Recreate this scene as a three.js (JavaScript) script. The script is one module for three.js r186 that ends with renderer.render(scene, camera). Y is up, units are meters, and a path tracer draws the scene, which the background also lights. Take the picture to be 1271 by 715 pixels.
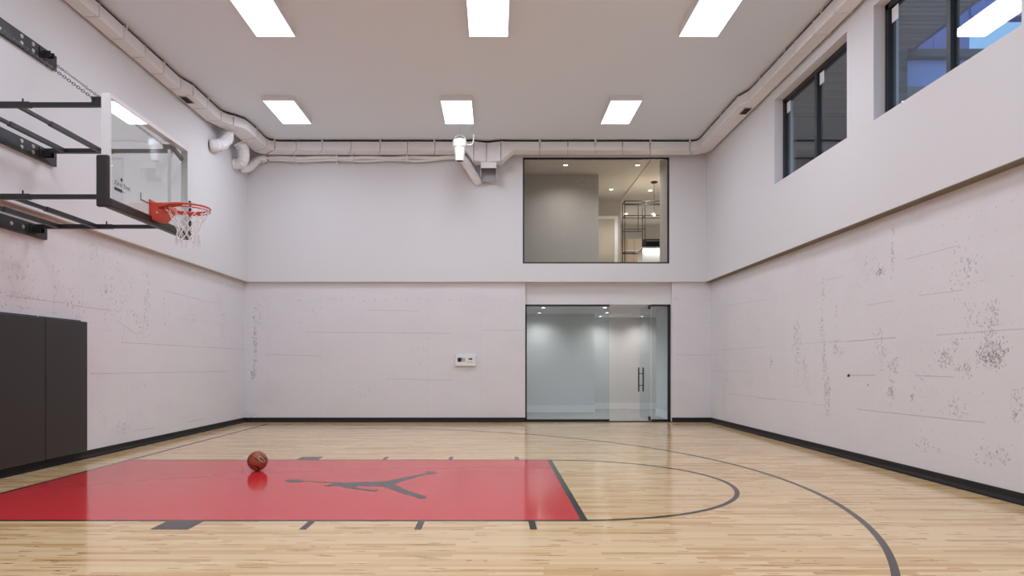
import * as THREE from 'three';
import { RoundedBoxGeometry } from 'three/addons/geometries/RoundedBoxGeometry.js';
import { mergeGeometries, toCreasedNormals } from 'three/addons/utils/BufferGeometryUtils.js';
import { RectAreaLightUniformsLib } from 'three/addons/lights/RectAreaLightUniformsLib.js';

// ------------------------------------------------------------------ camera, sky, exposure
const FOCAL = 848, VX = 614, VY = 453, EYE = 1.31;          // 24 mm lens with shift; vanishing point of the court
const scene = new THREE.Scene();
const camera = new THREE.PerspectiveCamera(2 * Math.atan(357.5 / FOCAL) * 180 / Math.PI, 1271 / 715, 0.05, 200);
camera.position.set(0, EYE, 0);
camera.setViewOffset(1271, 715, 635.5 - VX, 357.5 - VY, 1271, 715);
camera.updateProjectionMatrix();
scene.add(camera);
const renderer = new THREE.WebGLRenderer({ antialias: true });
renderer.toneMapping = THREE.LinearToneMapping;
renderer.toneMappingExposure = 1.09;
renderer.shadowMap.enabled = true;
RectAreaLightUniformsLib.init();
const PANEL = 13.5;                                         // radiance of the ceiling panels

function skyTexture() {                                     // clear blue evening sky, a little paler low down
  const w = 64, h = 64, d = new Float32Array(w * h * 4);
  for (let j = 0; j < h; j++) {
    const el = Math.max(0, (j + 0.5) / h * 2 - 1), k = Math.pow(1 - el, 2);
    const c = [0.16 + 0.16 * k, 0.42 + 0.16 * k, 0.86 + 0.04 * k];
    for (let i = 0; i < w; i++) d.set([...c, 1], (j * w + i) * 4);
  }
  const t = new THREE.DataTexture(d, w, h, THREE.RGBAFormat, THREE.FloatType);
  t.mapping = THREE.EquirectangularReflectionMapping;
  t.magFilter = t.minFilter = THREE.LinearFilter;
  t.needsUpdate = true;
  return t;
}
scene.background = skyTexture();

// ------------------------------------------------------------------ helpers
let seed = 20240611;
const rnd = () => { seed = (seed * 1664525 + 1013904223) >>> 0; return seed / 4294967296; };
const rr = (a, b) => a + (b - a) * rnd();
const V = (x, y, D) => new THREE.Vector3(x, y, -D);         // D: distance in front of the camera
const px2x = (px, D) => (px - VX) / FOCAL * D;
const py2y = (py, D) => EYE + (VY - py) / FOCAL * D;
const floorPt = (px, py) => { const D = EYE * FOCAL / (py - VY); return [px2x(px, D), D]; };
const taken = new Map();
function numbered(n) { const k = taken.get(n) || 0; taken.set(n, k + 1); return k ? `${n}_${String(k).padStart(3, '0')}` : n; }
function shade(m) { m.castShadow = m.receiveShadow = true; return m; }
function tag(o, label, category, group) { o.userData.label = label; o.userData.category = category; if (group) o.userData.group = group; return o; }
function thing(name, label, category, group) {
  const o = new THREE.Group(); o.name = numbered(name); scene.add(o); tag(o, label, category, group); return o;
}
function part(name, geo, mat, parent, label) {
  const g = Array.isArray(geo) ? join(geo) : geo;
  const m = shade(new THREE.Mesh(g, mat)); m.name = name; parent.add(m); if (label) m.userData.label = label; return m;
}
function solo(name, geo, mat, label, category, group) {
  const m = part(numbered(name), geo, mat, scene); tag(m, label, category, group); return m;
}
function structure(name, geo, mat, label) {
  const m = part(name, geo, mat, scene); m.userData.kind = 'structure'; if (label) m.userData.label = label; return m;
}
function structureGroup(name, label) {
  const o = new THREE.Group(); o.name = name; o.userData.kind = 'structure'; o.userData.label = label; scene.add(o); return o;
}
function join(list) {
  const gs = list.map((g) => { const c = g.index ? g.toNonIndexed() : g.clone(); for (const k of Object.keys(c.attributes)) if (!['position', 'normal', 'uv'].includes(k)) c.deleteAttribute(k); return c; });
  return gs.length === 1 ? gs[0] : mergeGeometries(gs);
}
// box from corner to corner: x0..x1, y0..y1, distance D0..D1
function box(x0, x1, y0, y1, D0, D1, r = 0) {
  const w = Math.abs(x1 - x0), h = Math.abs(y1 - y0), d = Math.abs(D1 - D0);
  const g = r ? new RoundedBoxGeometry(w, h, d, 2, Math.min(r, w / 2.01, h / 2.01, d / 2.01)) : new THREE.BoxGeometry(w, h, d);
  return g.translate((x0 + x1) / 2, (y0 + y1) / 2, -(D0 + D1) / 2);
}
function beam(a, b, w, h = w, r = 0.003) {                  // bar of rectangular section from a to b
  const len = a.distanceTo(b), g = new RoundedBoxGeometry(w, h, len, 1, r);
  const m = new THREE.Matrix4().lookAt(a, b, Math.abs(b.y - a.y) / len > 0.99 ? new THREE.Vector3(1, 0, 0) : new THREE.Vector3(0, 1, 0));
  m.setPosition(a.clone().add(b).multiplyScalar(0.5));
  return g.applyMatrix4(m);
}
function rod(a, b, r, n = 10, r2 = r) {
  const len = a.distanceTo(b), g = new THREE.CylinderGeometry(r2, r, len, n);
  const q = new THREE.Quaternion().setFromUnitVectors(new THREE.Vector3(0, 1, 0), b.clone().sub(a).normalize());
  return g.applyQuaternion(q).translate((a.x + b.x) / 2, (a.y + b.y) / 2, (a.z + b.z) / 2);
}
function pipe(points, r, seg = 40, n = 8) { return new THREE.TubeGeometry(new THREE.CatmullRomCurve3(points), seg, r, n, false); }
function flex(points, r, ripple, rings, wander = 0) {       // corrugated hose
  const seg = rings * 4, n = 18, g = new THREE.TubeGeometry(new THREE.CatmullRomCurve3(points), seg, r, n, false);
  const c = new THREE.CatmullRomCurve3(points), p = g.attributes.position;
  for (let i = 0; i <= seg; i++) {
    const at = c.getPointAt(i / seg), k = 1 + ripple * Math.sin(i / 4 * Math.PI * 2) + wander * Math.sin(i * 0.9 + 1);
    for (let j = 0; j <= n; j++) {
      const o = i * (n + 1) + j, q = new THREE.Vector3().fromBufferAttribute(p, o).sub(at).multiplyScalar(k * (1 + wander * Math.sin(j * 2.1 + i * 0.35))).add(at);
      p.setXYZ(o, q.x, q.y, q.z);
    }
  }
  g.computeVertexNormals();
  return g;
}
function disc(x, y, D, r, h, n = 20) { return new THREE.CylinderGeometry(r, r, h, n).translate(x, y, -D); }
const lin = (r, g, b) => new THREE.Color().setRGB(r, g, b);
const std = (c, roughness = 0.6, o = {}) => new THREE.MeshStandardMaterial({ color: c, roughness, ...o });
const phys = (c, roughness, o = {}) => new THREE.MeshPhysicalMaterial({ color: c, roughness, ...o });
function canvas(w, h) { const c = document.createElement('canvas'); c.width = w; c.height = h; return c; }
function texture(c, srgb = true) {
  const t = new THREE.CanvasTexture(c); t.wrapS = t.wrapT = THREE.RepeatWrapping; t.magFilter = THREE.LinearFilter;
  if (srgb) t.colorSpace = THREE.SRGBColorSpace; return t;
}
function noiseTexture(w, h, sizes, lo, hi) {                // layered value noise, tiles
  const d = new Uint8Array(w * h * 4), acc = new Float32Array(w * h); let tot = 0;
  for (const [sx, sy, amp] of sizes) {
    const nx = Math.max(1, Math.round(w / sx)), ny = Math.max(1, Math.round(h / sy)), grid = Float32Array.from({ length: nx * ny }, rnd); tot += amp;
    for (let y = 0; y < h; y++) for (let x = 0; x < w; x++) {
      const fx = x / w * nx, fy = y / h * ny, ix = Math.floor(fx), iy = Math.floor(fy);
      let tx = fx - ix, ty = fy - iy; tx = tx * tx * (3 - 2 * tx); ty = ty * ty * (3 - 2 * ty);
      const g = (a, b) => grid[((iy + b) % ny) * nx + (ix + a) % nx];
      acc[y * w + x] += amp * ((g(0, 0) * (1 - tx) + g(1, 0) * tx) * (1 - ty) + (g(0, 1) * (1 - tx) + g(1, 1) * tx) * ty);
    }
  }
  for (let i = 0; i < w * h; i++) { const v = lo + (hi - lo) * acc[i] / tot; d.set([v, v, v, 255], i * 4); }
  const t = new THREE.DataTexture(d, w, h); t.wrapS = t.wrapT = THREE.RepeatWrapping; t.magFilter = THREE.LinearFilter; t.needsUpdate = true; return t;
}
function uvBy(g, fn) {                                      // uv from each vertex's place on the thing, in metres
  const p = g.attributes.position, uv = new Float32Array(p.count * 2);
  for (let i = 0; i < p.count; i++) { const [u, v] = fn(p.getX(i), p.getY(i), -p.getZ(i)); uv[2 * i] = u; uv[2 * i + 1] = v; }
  g.setAttribute('uv', new THREE.BufferAttribute(uv, 2)); return g;
}

// ------------------------------------------------------------------ measures of the gym (metres)
const XL = -5.62, XR = 4.82, DB = 15.55;                    // faces of the upper walls
const XLL = -5.74, XRL = 4.96, DBL = 15.65;                 // faces of the recessed lower walls
const DN = -3.0;                                            // wall behind the camera
const LEDGE = 3.205, CEIL = 6.27, T = 0.3;
const DDOOR = 15.77;                                        // plane of the glass entrance
const WIN = { y0: 4.42, y1: 5.875, spans: [[9.35, 11.77], [6.25, 8.69]] };

// ------------------------------------------------------------------ materials
const M = {};
const plasterBump = noiseTexture(256, 256, [[2, 2, 1], [9, 9, 1], [60, 60, 1.5]], 80, 180);
plasterBump.repeat.set(0.8, 0.8);
M.paint = std(lin(0.745, 0.735, 0.755), 0.75, { bumpMap: plasterBump, bumpScale: 0.0006 });
M.ceiling = std(lin(0.79, 0.86, 0.94), 0.85, { bumpMap: plasterBump, bumpScale: 0.0006 });
M.duct = std(lin(0.86, 0.85, 0.87), 0.55);
M.black = std(lin(0.012, 0.011, 0.012), 0.45);
M.blackSteel = std(lin(0.016, 0.015, 0.017), 0.38);
M.rubber = std(lin(0.006, 0.005, 0.006), 0.7);
M.vinyl = phys(lin(0.020, 0.016, 0.018), 0.42);
M.white = std(lin(0.85, 0.85, 0.86), 0.4);
M.alu = std(lin(0.80, 0.80, 0.82), 0.35);
M.steel = std(lin(0.55, 0.55, 0.56), 0.3, { metalness: 1 });
M.zinc = std(lin(0.62, 0.60, 0.58), 0.35, { metalness: 0.9 });
M.chain = std(lin(0.16, 0.15, 0.15), 0.4, { metalness: 0.6 });
M.clear = phys(lin(0.955, 0.965, 0.965), 0.0, { transmission: 1, thickness: 0, ior: 1.5 });
M.tinted = phys(lin(0.885, 0.935, 0.955), 0.0, { transmission: 1, thickness: 0, ior: 1.5, specularIntensity: 0.25 });
M.viewGlass = phys(lin(0.955, 0.96, 0.96), 0.0, { transmission: 1, thickness: 0, ior: 1.5, specularIntensity: 0.008 });   // anti-reflective
M.board = phys(lin(0.93, 0.955, 0.95), 0.0, { transmission: 1, thickness: 0, ior: 1.52 });
M.diffuser = std(lin(0.9, 0.9, 0.9), 0.6, { emissive: lin(0.95, 1.0, 1.06), emissiveIntensity: 3.0 });
M.downlight = std(lin(0.9, 0.9, 0.85), 0.5, { emissive: lin(1, 0.93, 0.82), emissiveIntensity: 18 });
M.rim = phys(lin(0.62, 0.055, 0.02), 0.35, { clearcoat: 0.4 });
M.net = std(lin(0.86, 0.85, 0.86), 0.8);
M.hallPaint = std(lin(0.72, 0.71, 0.71), 0.8);
M.roomPaint = std(lin(0.52, 0.50, 0.47), 0.8);
M.roomCeil = std(lin(0.70, 0.67, 0.62), 0.85);

// concrete, painted white: pits, formwork seams and worn places where the photograph shows them
const CW = 2048, CH = 700, CL = 9.4;                        // one texture covers CL metres by LEDGE metres
function concrete(paintOn) {
  const c = canvas(CW, CH), k = c.getContext('2d'), S = CW / CL, SY = CH / LEDGE;
  const b = canvas(CW, CH), kb = b.getContext('2d');
  k.fillStyle = 'rgb(243,240,241)'; k.fillRect(0, 0, CW, CH);
  kb.fillStyle = 'rgb(150,150,150)'; kb.fillRect(0, 0, CW, CH);
  const put = (u, v, r, g, a) => {                          // one pit: u along the wall, v height, both in metres
    const x = u * S, y = CH - v * SY;
    k.fillStyle = `rgba(${g},${g - 6},${g - 3},${a})`; k.beginPath(); k.ellipse(x, y, r * S, r * S * rr(0.6, 1.4), rr(0, 3), 0, 7); k.fill();
    kb.fillStyle = `rgba(40,40,40,${a})`; kb.beginPath(); kb.arc(x, y, r * S, 0, 7); kb.fill();
  };
  const line = (u0, v0, u1, v1, w, g, a) => {
    const n = 14; k.strokeStyle = `rgba(${g},${g - 8},${g - 6},${a})`; k.lineWidth = w * S; k.beginPath();
    kb.strokeStyle = `rgba(60,60,60,${a})`; kb.lineWidth = w * S; kb.beginPath();
    for (let i = 0; i <= n; i++) { const t = i / n, x = (u0 + (u1 - u0) * t) * S, y = CH - (v0 + (v1 - v0) * t + rr(-0.003, 0.003)) * SY; i ? (k.lineTo(x, y), kb.lineTo(x, y)) : (k.moveTo(x, y), kb.moveTo(x, y)); }
    k.stroke(); kb.stroke();
  };
  const cluster = (u, v, su, sv, n, g = 95, lean = 0) => {  // honeycombed place: pits and short wandering veins
    for (let i = 0; i < n * 1.25; i++) {
      let x = u + (rnd() + rnd() - 1) * su, y = v + (rnd() + rnd() - 1) * sv; x += (y - v) * lean;
      if (rnd() < 0.45) { put(x, y, rr(0.0018, 0.0052), g + 12 + rr(-25, 40), rr(0.22, 0.62)); continue; }
      const c = Math.round(g + 8 + rr(-25, 30)), al = rr(0.28, 0.65), steep = rr(-1, 1), w = rr(0.003, 0.0065);
      k.strokeStyle = `rgba(${c},${c - 7},${c - 4},${al})`; kb.strokeStyle = `rgba(50,50,50,${al})`; k.lineWidth = kb.lineWidth = w * S; k.beginPath(); kb.beginPath();
      const run = 2 + Math.floor(rnd() * 4);
      for (let j = 0; j <= run; j++) { const X = x * S, Y = CH - y * SY; j ? (k.lineTo(X, Y), kb.lineTo(X, Y)) : (k.moveTo(X, Y), kb.moveTo(X, Y)); x += rr(-0.016, 0.016) + steep * 0.005; y += rr(-0.014, 0.022); }
      k.stroke(); kb.stroke();
    }
  };
  for (let i = 0; i < 260; i++) {                           // blotches of thinner and thicker paint
    const g = 215 + rr(0, 30), r = rr(10, 70); k.fillStyle = `rgba(${g},${g - 4},${g - 2},0.06)`;
    k.beginPath(); k.ellipse(rr(0, CW), rr(0, CH), r * 1.6, r, 0, 0, 7); k.fill();
  }
  for (let v = 0.33; v < LEDGE; v += 0.61) for (let u = 0; u < CL; u += 0.5) if (rnd() < 0.45) line(u, v + rr(-0.015, 0.015), u + rr(0.25, 0.7), v + rr(-0.02, 0.02), rr(0.002, 0.004), 170, rr(0.08, 0.3));
  for (let u = 0.6; u < CL; u += 1.22) line(u, 0.05, u, LEDGE - 0.05, 0.003, 190, 0.25);
  for (let i = 0; i < 1400; i++) put(rr(0, CL), rr(0.05, LEDGE), rr(0.0015, 0.0045), 140 + rr(-30, 40), rr(0.2, 0.5));
  paintOn({ put, line, cluster });
  return { map: texture(c), bump: texture(b, false) };
}
function concreteMat(tex) { return std(lin(0.86, 0.865, 0.895), 0.7, { map: tex.map, bumpMap: tex.bump, bumpScale: 0.003 }); }
// left wall: u = D - 6.4; right wall: u = D - 6.3; back wall: u = x + 5.8
const leftAt = (px, py) => { const D = -XLL * FOCAL / (VX - px); return [D - 6.4, py2y(py, D)]; };
const rightAt = (px, py) => { const D = XRL * FOCAL / (px - VX); return [D - 6.3, py2y(py, D)]; };
const backAt = (px, py) => [px2x(px, DBL) + 5.8, py2y(py, DBL)];
const leftTex = concrete(({ line, cluster, put }) => {
  const cl = (px, py, wx, wy, n, g, lean) => { const [u, v] = leftAt(px, py); cluster(u, v, wx, wy, n, g, lean); };
  cl(150, 372, 0.55, 0.75, 150, 135); cl(182, 375, 0.12, 0.75, 90, 95); cl(132, 375, 0.2, 0.5, 50, 105); cl(172, 405, 0.18, 0.3, 45, 80, -0.4); cl(205, 395, 0.35, 0.4, 50, 140);
  cl(238, 400, 0.22, 0.4, 50, 130); cl(277, 408, 0.25, 0.45, 70, 105); cl(95, 378, 0.25, 0.25, 35, 85); cl(68, 365, 0.08, 0.5, 40, 95); cl(30, 372, 0.5, 0.2, 50, 120);
  cl(120, 315, 0.5, 0.2, 50, 130); cl(20, 340, 0.4, 0.3, 40, 120); cl(155, 530, 0.3, 0.15, 45, 110); cl(130, 525, 0.15, 0.2, 20, 130); cl(175, 485, 0.3, 0.15, 15, 140); cl(260, 430, 0.4, 0.3, 25, 140);
  for (const [x0, y0, x1, y1] of [[88, 379, 140, 386], [150, 425, 306, 434], [112, 464, 285, 461], [205, 361, 265, 376], [8, 367, 78, 376], [165, 535, 192, 531], [233, 524, 252, 520], [145, 398, 170, 415]]) { const [a, b] = leftAt(x0, y0), [c, d] = leftAt(x1, y1); line(a, b, c, d, 0.005, 130, 0.5); }
  for (let u = 0.9; u < 3.4; u += 0.2) for (let v = 1.9; v < 3.0; v += 0.23) if (rnd() < 0.8) put(u + rr(-0.01, 0.01), v + rr(-0.01, 0.01), 0.006, 95, 0.6);
});
const rightTex = concrete(({ line, cluster, put }) => {
  const cl = (px, py, wx, wy, n, g, lean) => { const [u, v] = rightAt(px, py); cluster(u, v, wx, wy, n, g, lean); };
  cl(1227, 442, 0.22, 0.16, 170, 80); cl(1243, 436, 0.12, 0.16, 60, 85); cl(1228, 425, 0.15, 0.25, 60, 110); cl(1231, 393, 0.15, 0.2, 45, 115); cl(1205, 395, 0.16, 0.3, 35, 120);
  cl(1172, 446, 0.18, 0.12, 70, 90); cl(1195, 455, 0.16, 0.15, 40, 120); cl(1186, 427, 0.1, 0.1, 25, 110); cl(1108, 452, 0.12, 0.12, 45, 95); cl(1093, 435, 0.16, 0.35, 60, 110); cl(1107, 487, 0.1, 0.2, 45, 100, -0.3);
  cl(1039, 433, 0.2, 0.18, 50, 105); cl(1023, 447, 0.06, 0.5, 80, 100); cl(1027, 490, 0.12, 0.5, 130, 95); cl(990, 440, 0.2, 0.7, 150, 120); cl(988, 412, 0.12, 0.35, 55, 110); cl(1020, 408, 0.08, 0.4, 40, 120);
  cl(999, 460, 0.12, 0.4, 60, 120); cl(1005, 485, 0.2, 0.3, 35, 140); cl(957, 452, 0.1, 0.2, 45, 95); cl(900, 470, 0.3, 0.6, 70, 125); cl(898, 490, 0.12, 0.4, 50, 110); cl(890, 440, 0.3, 0.4, 40, 140);
  cl(1262, 508, 0.12, 0.2, 40, 90); cl(1185, 508, 0.25, 0.15, 45, 110); cl(1195, 338, 0.25, 0.3, 50, 115); cl(1092, 338, 0.15, 0.05, 50, 95); cl(1108, 315, 0.05, 0.35, 40, 115); cl(1075, 340, 0.3, 0.25, 30, 130);
  cl(1150, 556, 0.3, 0.1, 30, 120); cl(1230, 566, 0.4, 0.12, 50, 110); cl(1140, 480, 0.5, 0.5, 40, 140); cl(930, 400, 0.8, 0.8, 60, 145); cl(1022, 365, 0.06, 0.25, 30, 110); cl(1038, 390, 0.05, 0.3, 20, 130);
  for (const [x0, y0, x1, y1, w] of [[1125, 322, 1189, 305, 5], [1050, 424, 1112, 419, 9], [1056, 466, 1087, 466, 8], [1136, 466, 1184, 468, 7], [1064, 508, 1223, 525, 8], [1162, 416, 1271, 408, 6], [1140, 367, 1195, 360, 5], [1075, 379, 1110, 373, 5], [940, 494, 962, 496, 6], [990, 427, 1050, 423, 4], [1008, 502, 1022, 503, 4], [900, 380, 950, 372, 4], [890, 435, 950, 431, 4], [885, 461, 928, 461, 4], [905, 489, 1000, 500, 4], [1024, 348, 1048, 343, 4]]) {
    const [a, b] = rightAt(x0, y0), [c, d] = rightAt(x1, y1); line(a, b, c, d, w / 1300, 125, 0.5);
  }
  const [hu, hv] = rightAt(1053.5, 466); for (let i = 0; i < 12; i++) put(hu + rr(-0.03, 0.03), hv + rr(-0.008, 0.008), 0.013, 30, 0.9);
  const [ju, jv] = rightAt(1077.5, 478); put(ju, jv, 0.014, 60, 0.8); const [mu, mv] = rightAt(1132, 493); cluster(mu, mv, 0.05, 0.015, 10, 70);
  for (let u = 0.05; u < 3.0; u += 0.2) for (let v = 0.55; v < 2.95; v += 0.232) if (rnd() < (u < 1.6 ? 0.92 : 0.6)) put(u + rr(-0.012, 0.012), v + rr(-0.012, 0.012), 0.0055, 120, 0.5);
});
const backTex = concrete(({ line, cluster }) => {
  const cl = (px, py, wx, wy, n, g) => { const [u, v] = backAt(px, py); cluster(u, v, wx, wy, n, g); };
  cl(316.5, 425, 0.05, 0.95, 150, 85); cl(314, 465, 0.1, 0.15, 60, 75); cl(322, 395, 0.1, 0.35, 35, 120); cl(312, 515, 0.15, 0.1, 35, 115); cl(445, 488, 0.4, 0.15, 25, 140); cl(380, 395, 0.5, 0.4, 25, 150);
  cl(866, 490, 0.12, 0.25, 30, 125); cl(852, 415, 0.2, 0.2, 10, 130); cl(520, 430, 0.5, 0.5, 25, 150);
  for (let i = 0; i < 24; i++) { const [u, v] = backAt(330 + i * 13.5, 371 + (i % 2) * 2); cluster(u, v, 0.004, 0.004, 2, 120); }
  for (const [x0, y0, x1, y1] of [[455, 385, 520, 386], [380, 412, 560, 414], [600, 410, 650, 410], [330, 440, 400, 442], [480, 470, 560, 472]]) { const [a, b] = backAt(x0, y0), [c, d] = backAt(x1, y1); line(a, b, c, d, 0.008, 150, 0.4); }
});
M.concreteLeft = concreteMat(leftTex); M.concreteRight = concreteMat(rightTex); M.concreteBack = concreteMat(backTex);

// maple: one sheet of strips, each board takes its own piece of one strip
const STRIP = 0.0572, NSTRIP = 12, GRAIN_L = 2.6;
function mapleSheet() {
  const c = canvas(1536, 768), k = c.getContext('2d'), sh = 768 / NSTRIP, S = 1536 / GRAIN_L;
  for (let s = 0; s < NSTRIP; s++) {
    const y0 = s * sh; k.save(); k.beginPath(); k.rect(0, y0, 1536, sh); k.clip();
    k.fillStyle = 'rgb(244,241,236)'; k.fillRect(0, y0, 1536, sh);
    for (let i = 0; i < 90; i++) {
      const y = y0 + rr(0, sh), d = rr(0, 1), x0 = rr(-300, 1400), L = rr(150, 900);
      k.strokeStyle = d < 0.5 ? `rgba(200,160,115,${rr(0.05, 0.2)})` : `rgba(255,250,240,${rr(0.05, 0.2)})`; k.lineWidth = rr(0.6, 3.2);
      k.beginPath(); k.moveTo(x0, y); k.bezierCurveTo(x0 + L * 0.3, y + rr(-5, 5), x0 + L * 0.6, y + rr(-5, 5), x0 + L, y + rr(-3, 3)); k.stroke();
    }
    const marks = [1, 2, 1, 3, 1, 2, 4, 1, 2, 3, 1, 4][s];   // mineral streaks and pin knots
    for (let i = 0; i < marks * 2; i++) {
      const x = rr(0, 1536), y = y0 + rr(0.2, 0.8) * sh, L = rr(20, 130);
      for (let j = 0; j < 7; j++) {
        k.strokeStyle = `rgba(${120 + rr(-20, 30)},${78 + rr(-15, 20)},${45},${rr(0.2, 0.55)})`; k.lineWidth = rr(1, 6);
        k.beginPath(); k.moveTo(x - L * rr(0.2, 0.6), y + rr(-7, 7)); k.quadraticCurveTo(x, y + rr(-6, 6), x + L * rr(0.2, 0.6), y + rr(-7, 7)); k.stroke();
      }
      if (rnd() < 0.5) { k.fillStyle = 'rgba(84,52,34,0.75)'; k.beginPath(); k.ellipse(x, y, rr(5, 14), rr(3, 7), rr(-0.2, 0.2), 0, 7); k.fill(); }
    }
    k.restore();
  }
  return texture(c);
}
const floorBump = noiseTexture(512, 512, [[40, 3, 1], [160, 30, 2]], 110, 150);
M.maple = phys(lin(1, 1, 1), 0.13, { map: mapleSheet(), vertexColors: true, ior: 1.5 });
M.laneRed = phys(lin(0.70, 0.030, 0.038), 0.11, { ior: 1.5 });
M.linePaint = phys(lin(0.022, 0.019, 0.023), 0.13, { ior: 1.5 });

// ------------------------------------------------------------------ floor
const floor = structureGroup('floor', 'pale maple strip court floor with painted markings');
part('subfloor', box(XLL - T, XRL + T, -0.3, -0.02, DN - T, DBL + 0.13), M.rubber, floor);
function boardGeo(L, strip, u0, tone) {                     // top, four sides; 12 mm thick enough to see an edge
  const g = new THREE.BoxGeometry(L, 0.02, STRIP - 0.0004);
  const uv = g.attributes.uv, p = g.attributes.position, col = new Float32Array(p.count * 3);
  for (let i = 0; i < p.count; i++) {
    uv.setXY(i, u0 + (p.getX(i) + L / 2) / GRAIN_L, (strip + 0.04 + 0.92 * (p.getZ(i) / STRIP + 0.5)) / NSTRIP);
    col.set(tone, i * 3);
  }
  g.setAttribute('color', new THREE.BufferAttribute(col, 3)); return g;
}
const tones = Array.from({ length: 24 }, () => { const d = Math.pow(rnd(), 1.6), w = rr(-0.02, 0.02); return [0.97 - 0.24 * d + w, 0.745 - 0.29 * d + w * 0.6, 0.455 - 0.26 * d]; });
const lengths = [0.35, 0.5, 0.65, 0.8, 1.0, 1.2, 1.45];
const variants = [];
for (const L of lengths) for (let i = 0; i < 7; i++) variants.push({ L, geo: boardGeo(L - 0.0005, Math.floor(rnd() * NSTRIP), rnd(), tones[Math.floor(rnd() * tones.length)]) });
const laid = [];
const rows = Math.ceil((DBL + 0.12 - DN) / STRIP);
for (let r = 0; r < rows; r++) {
  const D = DN + (r + 0.5) * STRIP; let x = XLL - rr(0, 0.9);
  while (x < XRL) { const v = variants[Math.floor(rnd() * variants.length)]; laid.push({ v, x: x + v.L / 2, D }); x += v.L; }
}
for (const b of laid) {                                     // how large each board shows
  const D = b.D, y = VY + EYE * FOCAL / Math.max(D, 0.2), xl = VX + (b.x - b.v.L / 2) / D * FOCAL, xr = VX + (b.x + b.v.L / 2) / D * FOCAL;
  const w = Math.min(xr, 1271) - Math.max(xl, 0), under = b.x + b.v.L / 2 < 0.75 && D > 5.75 && D < 9.4;
  b.show = D > 4.2 && y < 716 && w > 0 && !under ? w * STRIP / D / D : 0;
}
laid.sort((a, b) => b.show - a.show);
const NPART = 300, mass = [];
laid.forEach((b, i) => {
  if (i < NPART) { const m = part('floor_board', b.v.geo, M.maple, floor); m.position.set(b.x, -0.01, -b.D); }
  else mass.push(b.v.geo.clone().translate(b.x, -0.01, -b.D));
});
const field = shade(new THREE.Mesh(mergeGeometries(mass), M.maple)); field.name = 'floor_boards_beyond'; field.userData.kind = 'stuff'; floor.add(field);

function flat(points, y, h = 0.0008) {                      // painted area on the floor: points are [x, D]
  const s = new THREE.Shape(points.map(([x, D]) => new THREE.Vector2(x, D)));
  return new THREE.ExtrudeGeometry(s, { depth: h, bevelEnabled: false }).rotateX(-Math.PI / 2).translate(0, y, 0);
}
const rect = (x0, x1, D0, D1, y = -0.003) => flat([[x0, D0], [x1, D0], [x1, D1], [x0, D1]], y, 0.005);
function arcBand(cx, cD, r, w, a0, a1, n = 64, y = -0.003) {
  const o = [], q = []; for (let i = 0; i <= n; i++) { const a = a0 + (a1 - a0) * i / n; o.push([cx + (r + w / 2) * Math.cos(a), cD + (r + w / 2) * Math.sin(a)]); q.push([cx + (r - w / 2) * Math.cos(a), cD + (r - w / 2) * Math.sin(a)]); }
  return flat([...o, ...q.reverse()], y, 0.005);
}
const BASE = -5.03, FT = 0.755, LD0 = 5.756, LD1 = 9.41, LW = 0.05;
part('lane_paint', flat([[BASE, LD0], [FT, LD0], [FT, LD1], [BASE, LD1]], -0.004, 0.0052), M.laneRed, floor, 'glossy red painted key');
part('baseline', rect(BASE - LW / 2, BASE + LW / 2, DN + 1.2, 15.2), M.linePaint, floor);
part('lane_line', rect(BASE, FT, LD0 - 0.03, LD0 + 0.012), M.linePaint, floor);
part('lane_line', rect(BASE, FT, LD1 - 0.012, LD1 + 0.03), M.linePaint, floor);
part('free_throw_line', rect(FT - 0.03, FT + 0.03, LD0 - 0.03, LD1 + 0.03), M.linePaint, floor);
part('free_throw_circle', arcBand(FT, (LD0 + LD1) / 2, 1.825, LW, -Math.PI / 2, Math.PI / 2), M.linePaint, floor);
for (const [a, b] of [[LD0 - 0.32, LD0 - 0.03], [LD1 + 0.03, LD1 + 0.32]]) {
  part('lane_block', rect(-2.744, -2.44, a, b), M.linePaint, floor);
  for (const x of [-1.53, -0.613, 0.31]) part('lane_mark', rect(x - 0.028, x + 0.028, a, b), M.linePaint, floor);
}
const R3 = 6.81, C3 = [-3.5, 7.48], a3 = Math.asin(6.62 / R3);
part('three_point_line', arcBand(C3[0], C3[1], R3, 0.052, -a3, a3, 120), M.linePaint, floor);
for (const s of [-1, 1]) part('three_point_corner_line', rect(BASE, C3[0] + R3 * Math.cos(a3), C3[1] + s * 6.62 - 0.026, C3[1] + s * 6.62 + 0.026), M.linePaint, floor);
const figure = [[250, 150], [440, 158], [540, 161], [620, 158], [700, 156], [780, 155], [850, 147], [960, 123], [1095, 98], [1102, 93], [1095, 84], [1140, 87], [1185, 97], [1130, 103], [1105, 104], [960, 144], [880, 172], [960, 212], [1060, 244], [1102, 257], [1100, 269], [1062, 275], [1040, 269], [1030, 260], [940, 237], [860, 207], [790, 188], [740, 187], [640, 185], [612, 192], [700, 207], [745, 212], [775, 211], [765, 219], [748, 226], [700, 217], [600, 205], [530, 195], [515, 189], [480, 183], [440, 189], [405, 186], [400, 180], [430, 175], [455, 172], [470, 166], [380, 161], [250, 155]];
const toFloor = ([zx, zy]) => floorPt(330 + zx / 5.526, 570 + zy / 5.526);
const ball2 = Array.from({ length: 28 }, (_, i) => toFloor([193 + 61 * Math.cos(i / 28 * 6.2832), 150 + 10.5 * Math.sin(i / 28 * 6.2832)]));
part('floor_emblem', join([flat(figure.map(toFloor), -0.003, 0.005), flat(ball2, -0.003, 0.005)]), M.linePaint, floor, 'charcoal leaping figure emblem on the red key');

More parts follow.
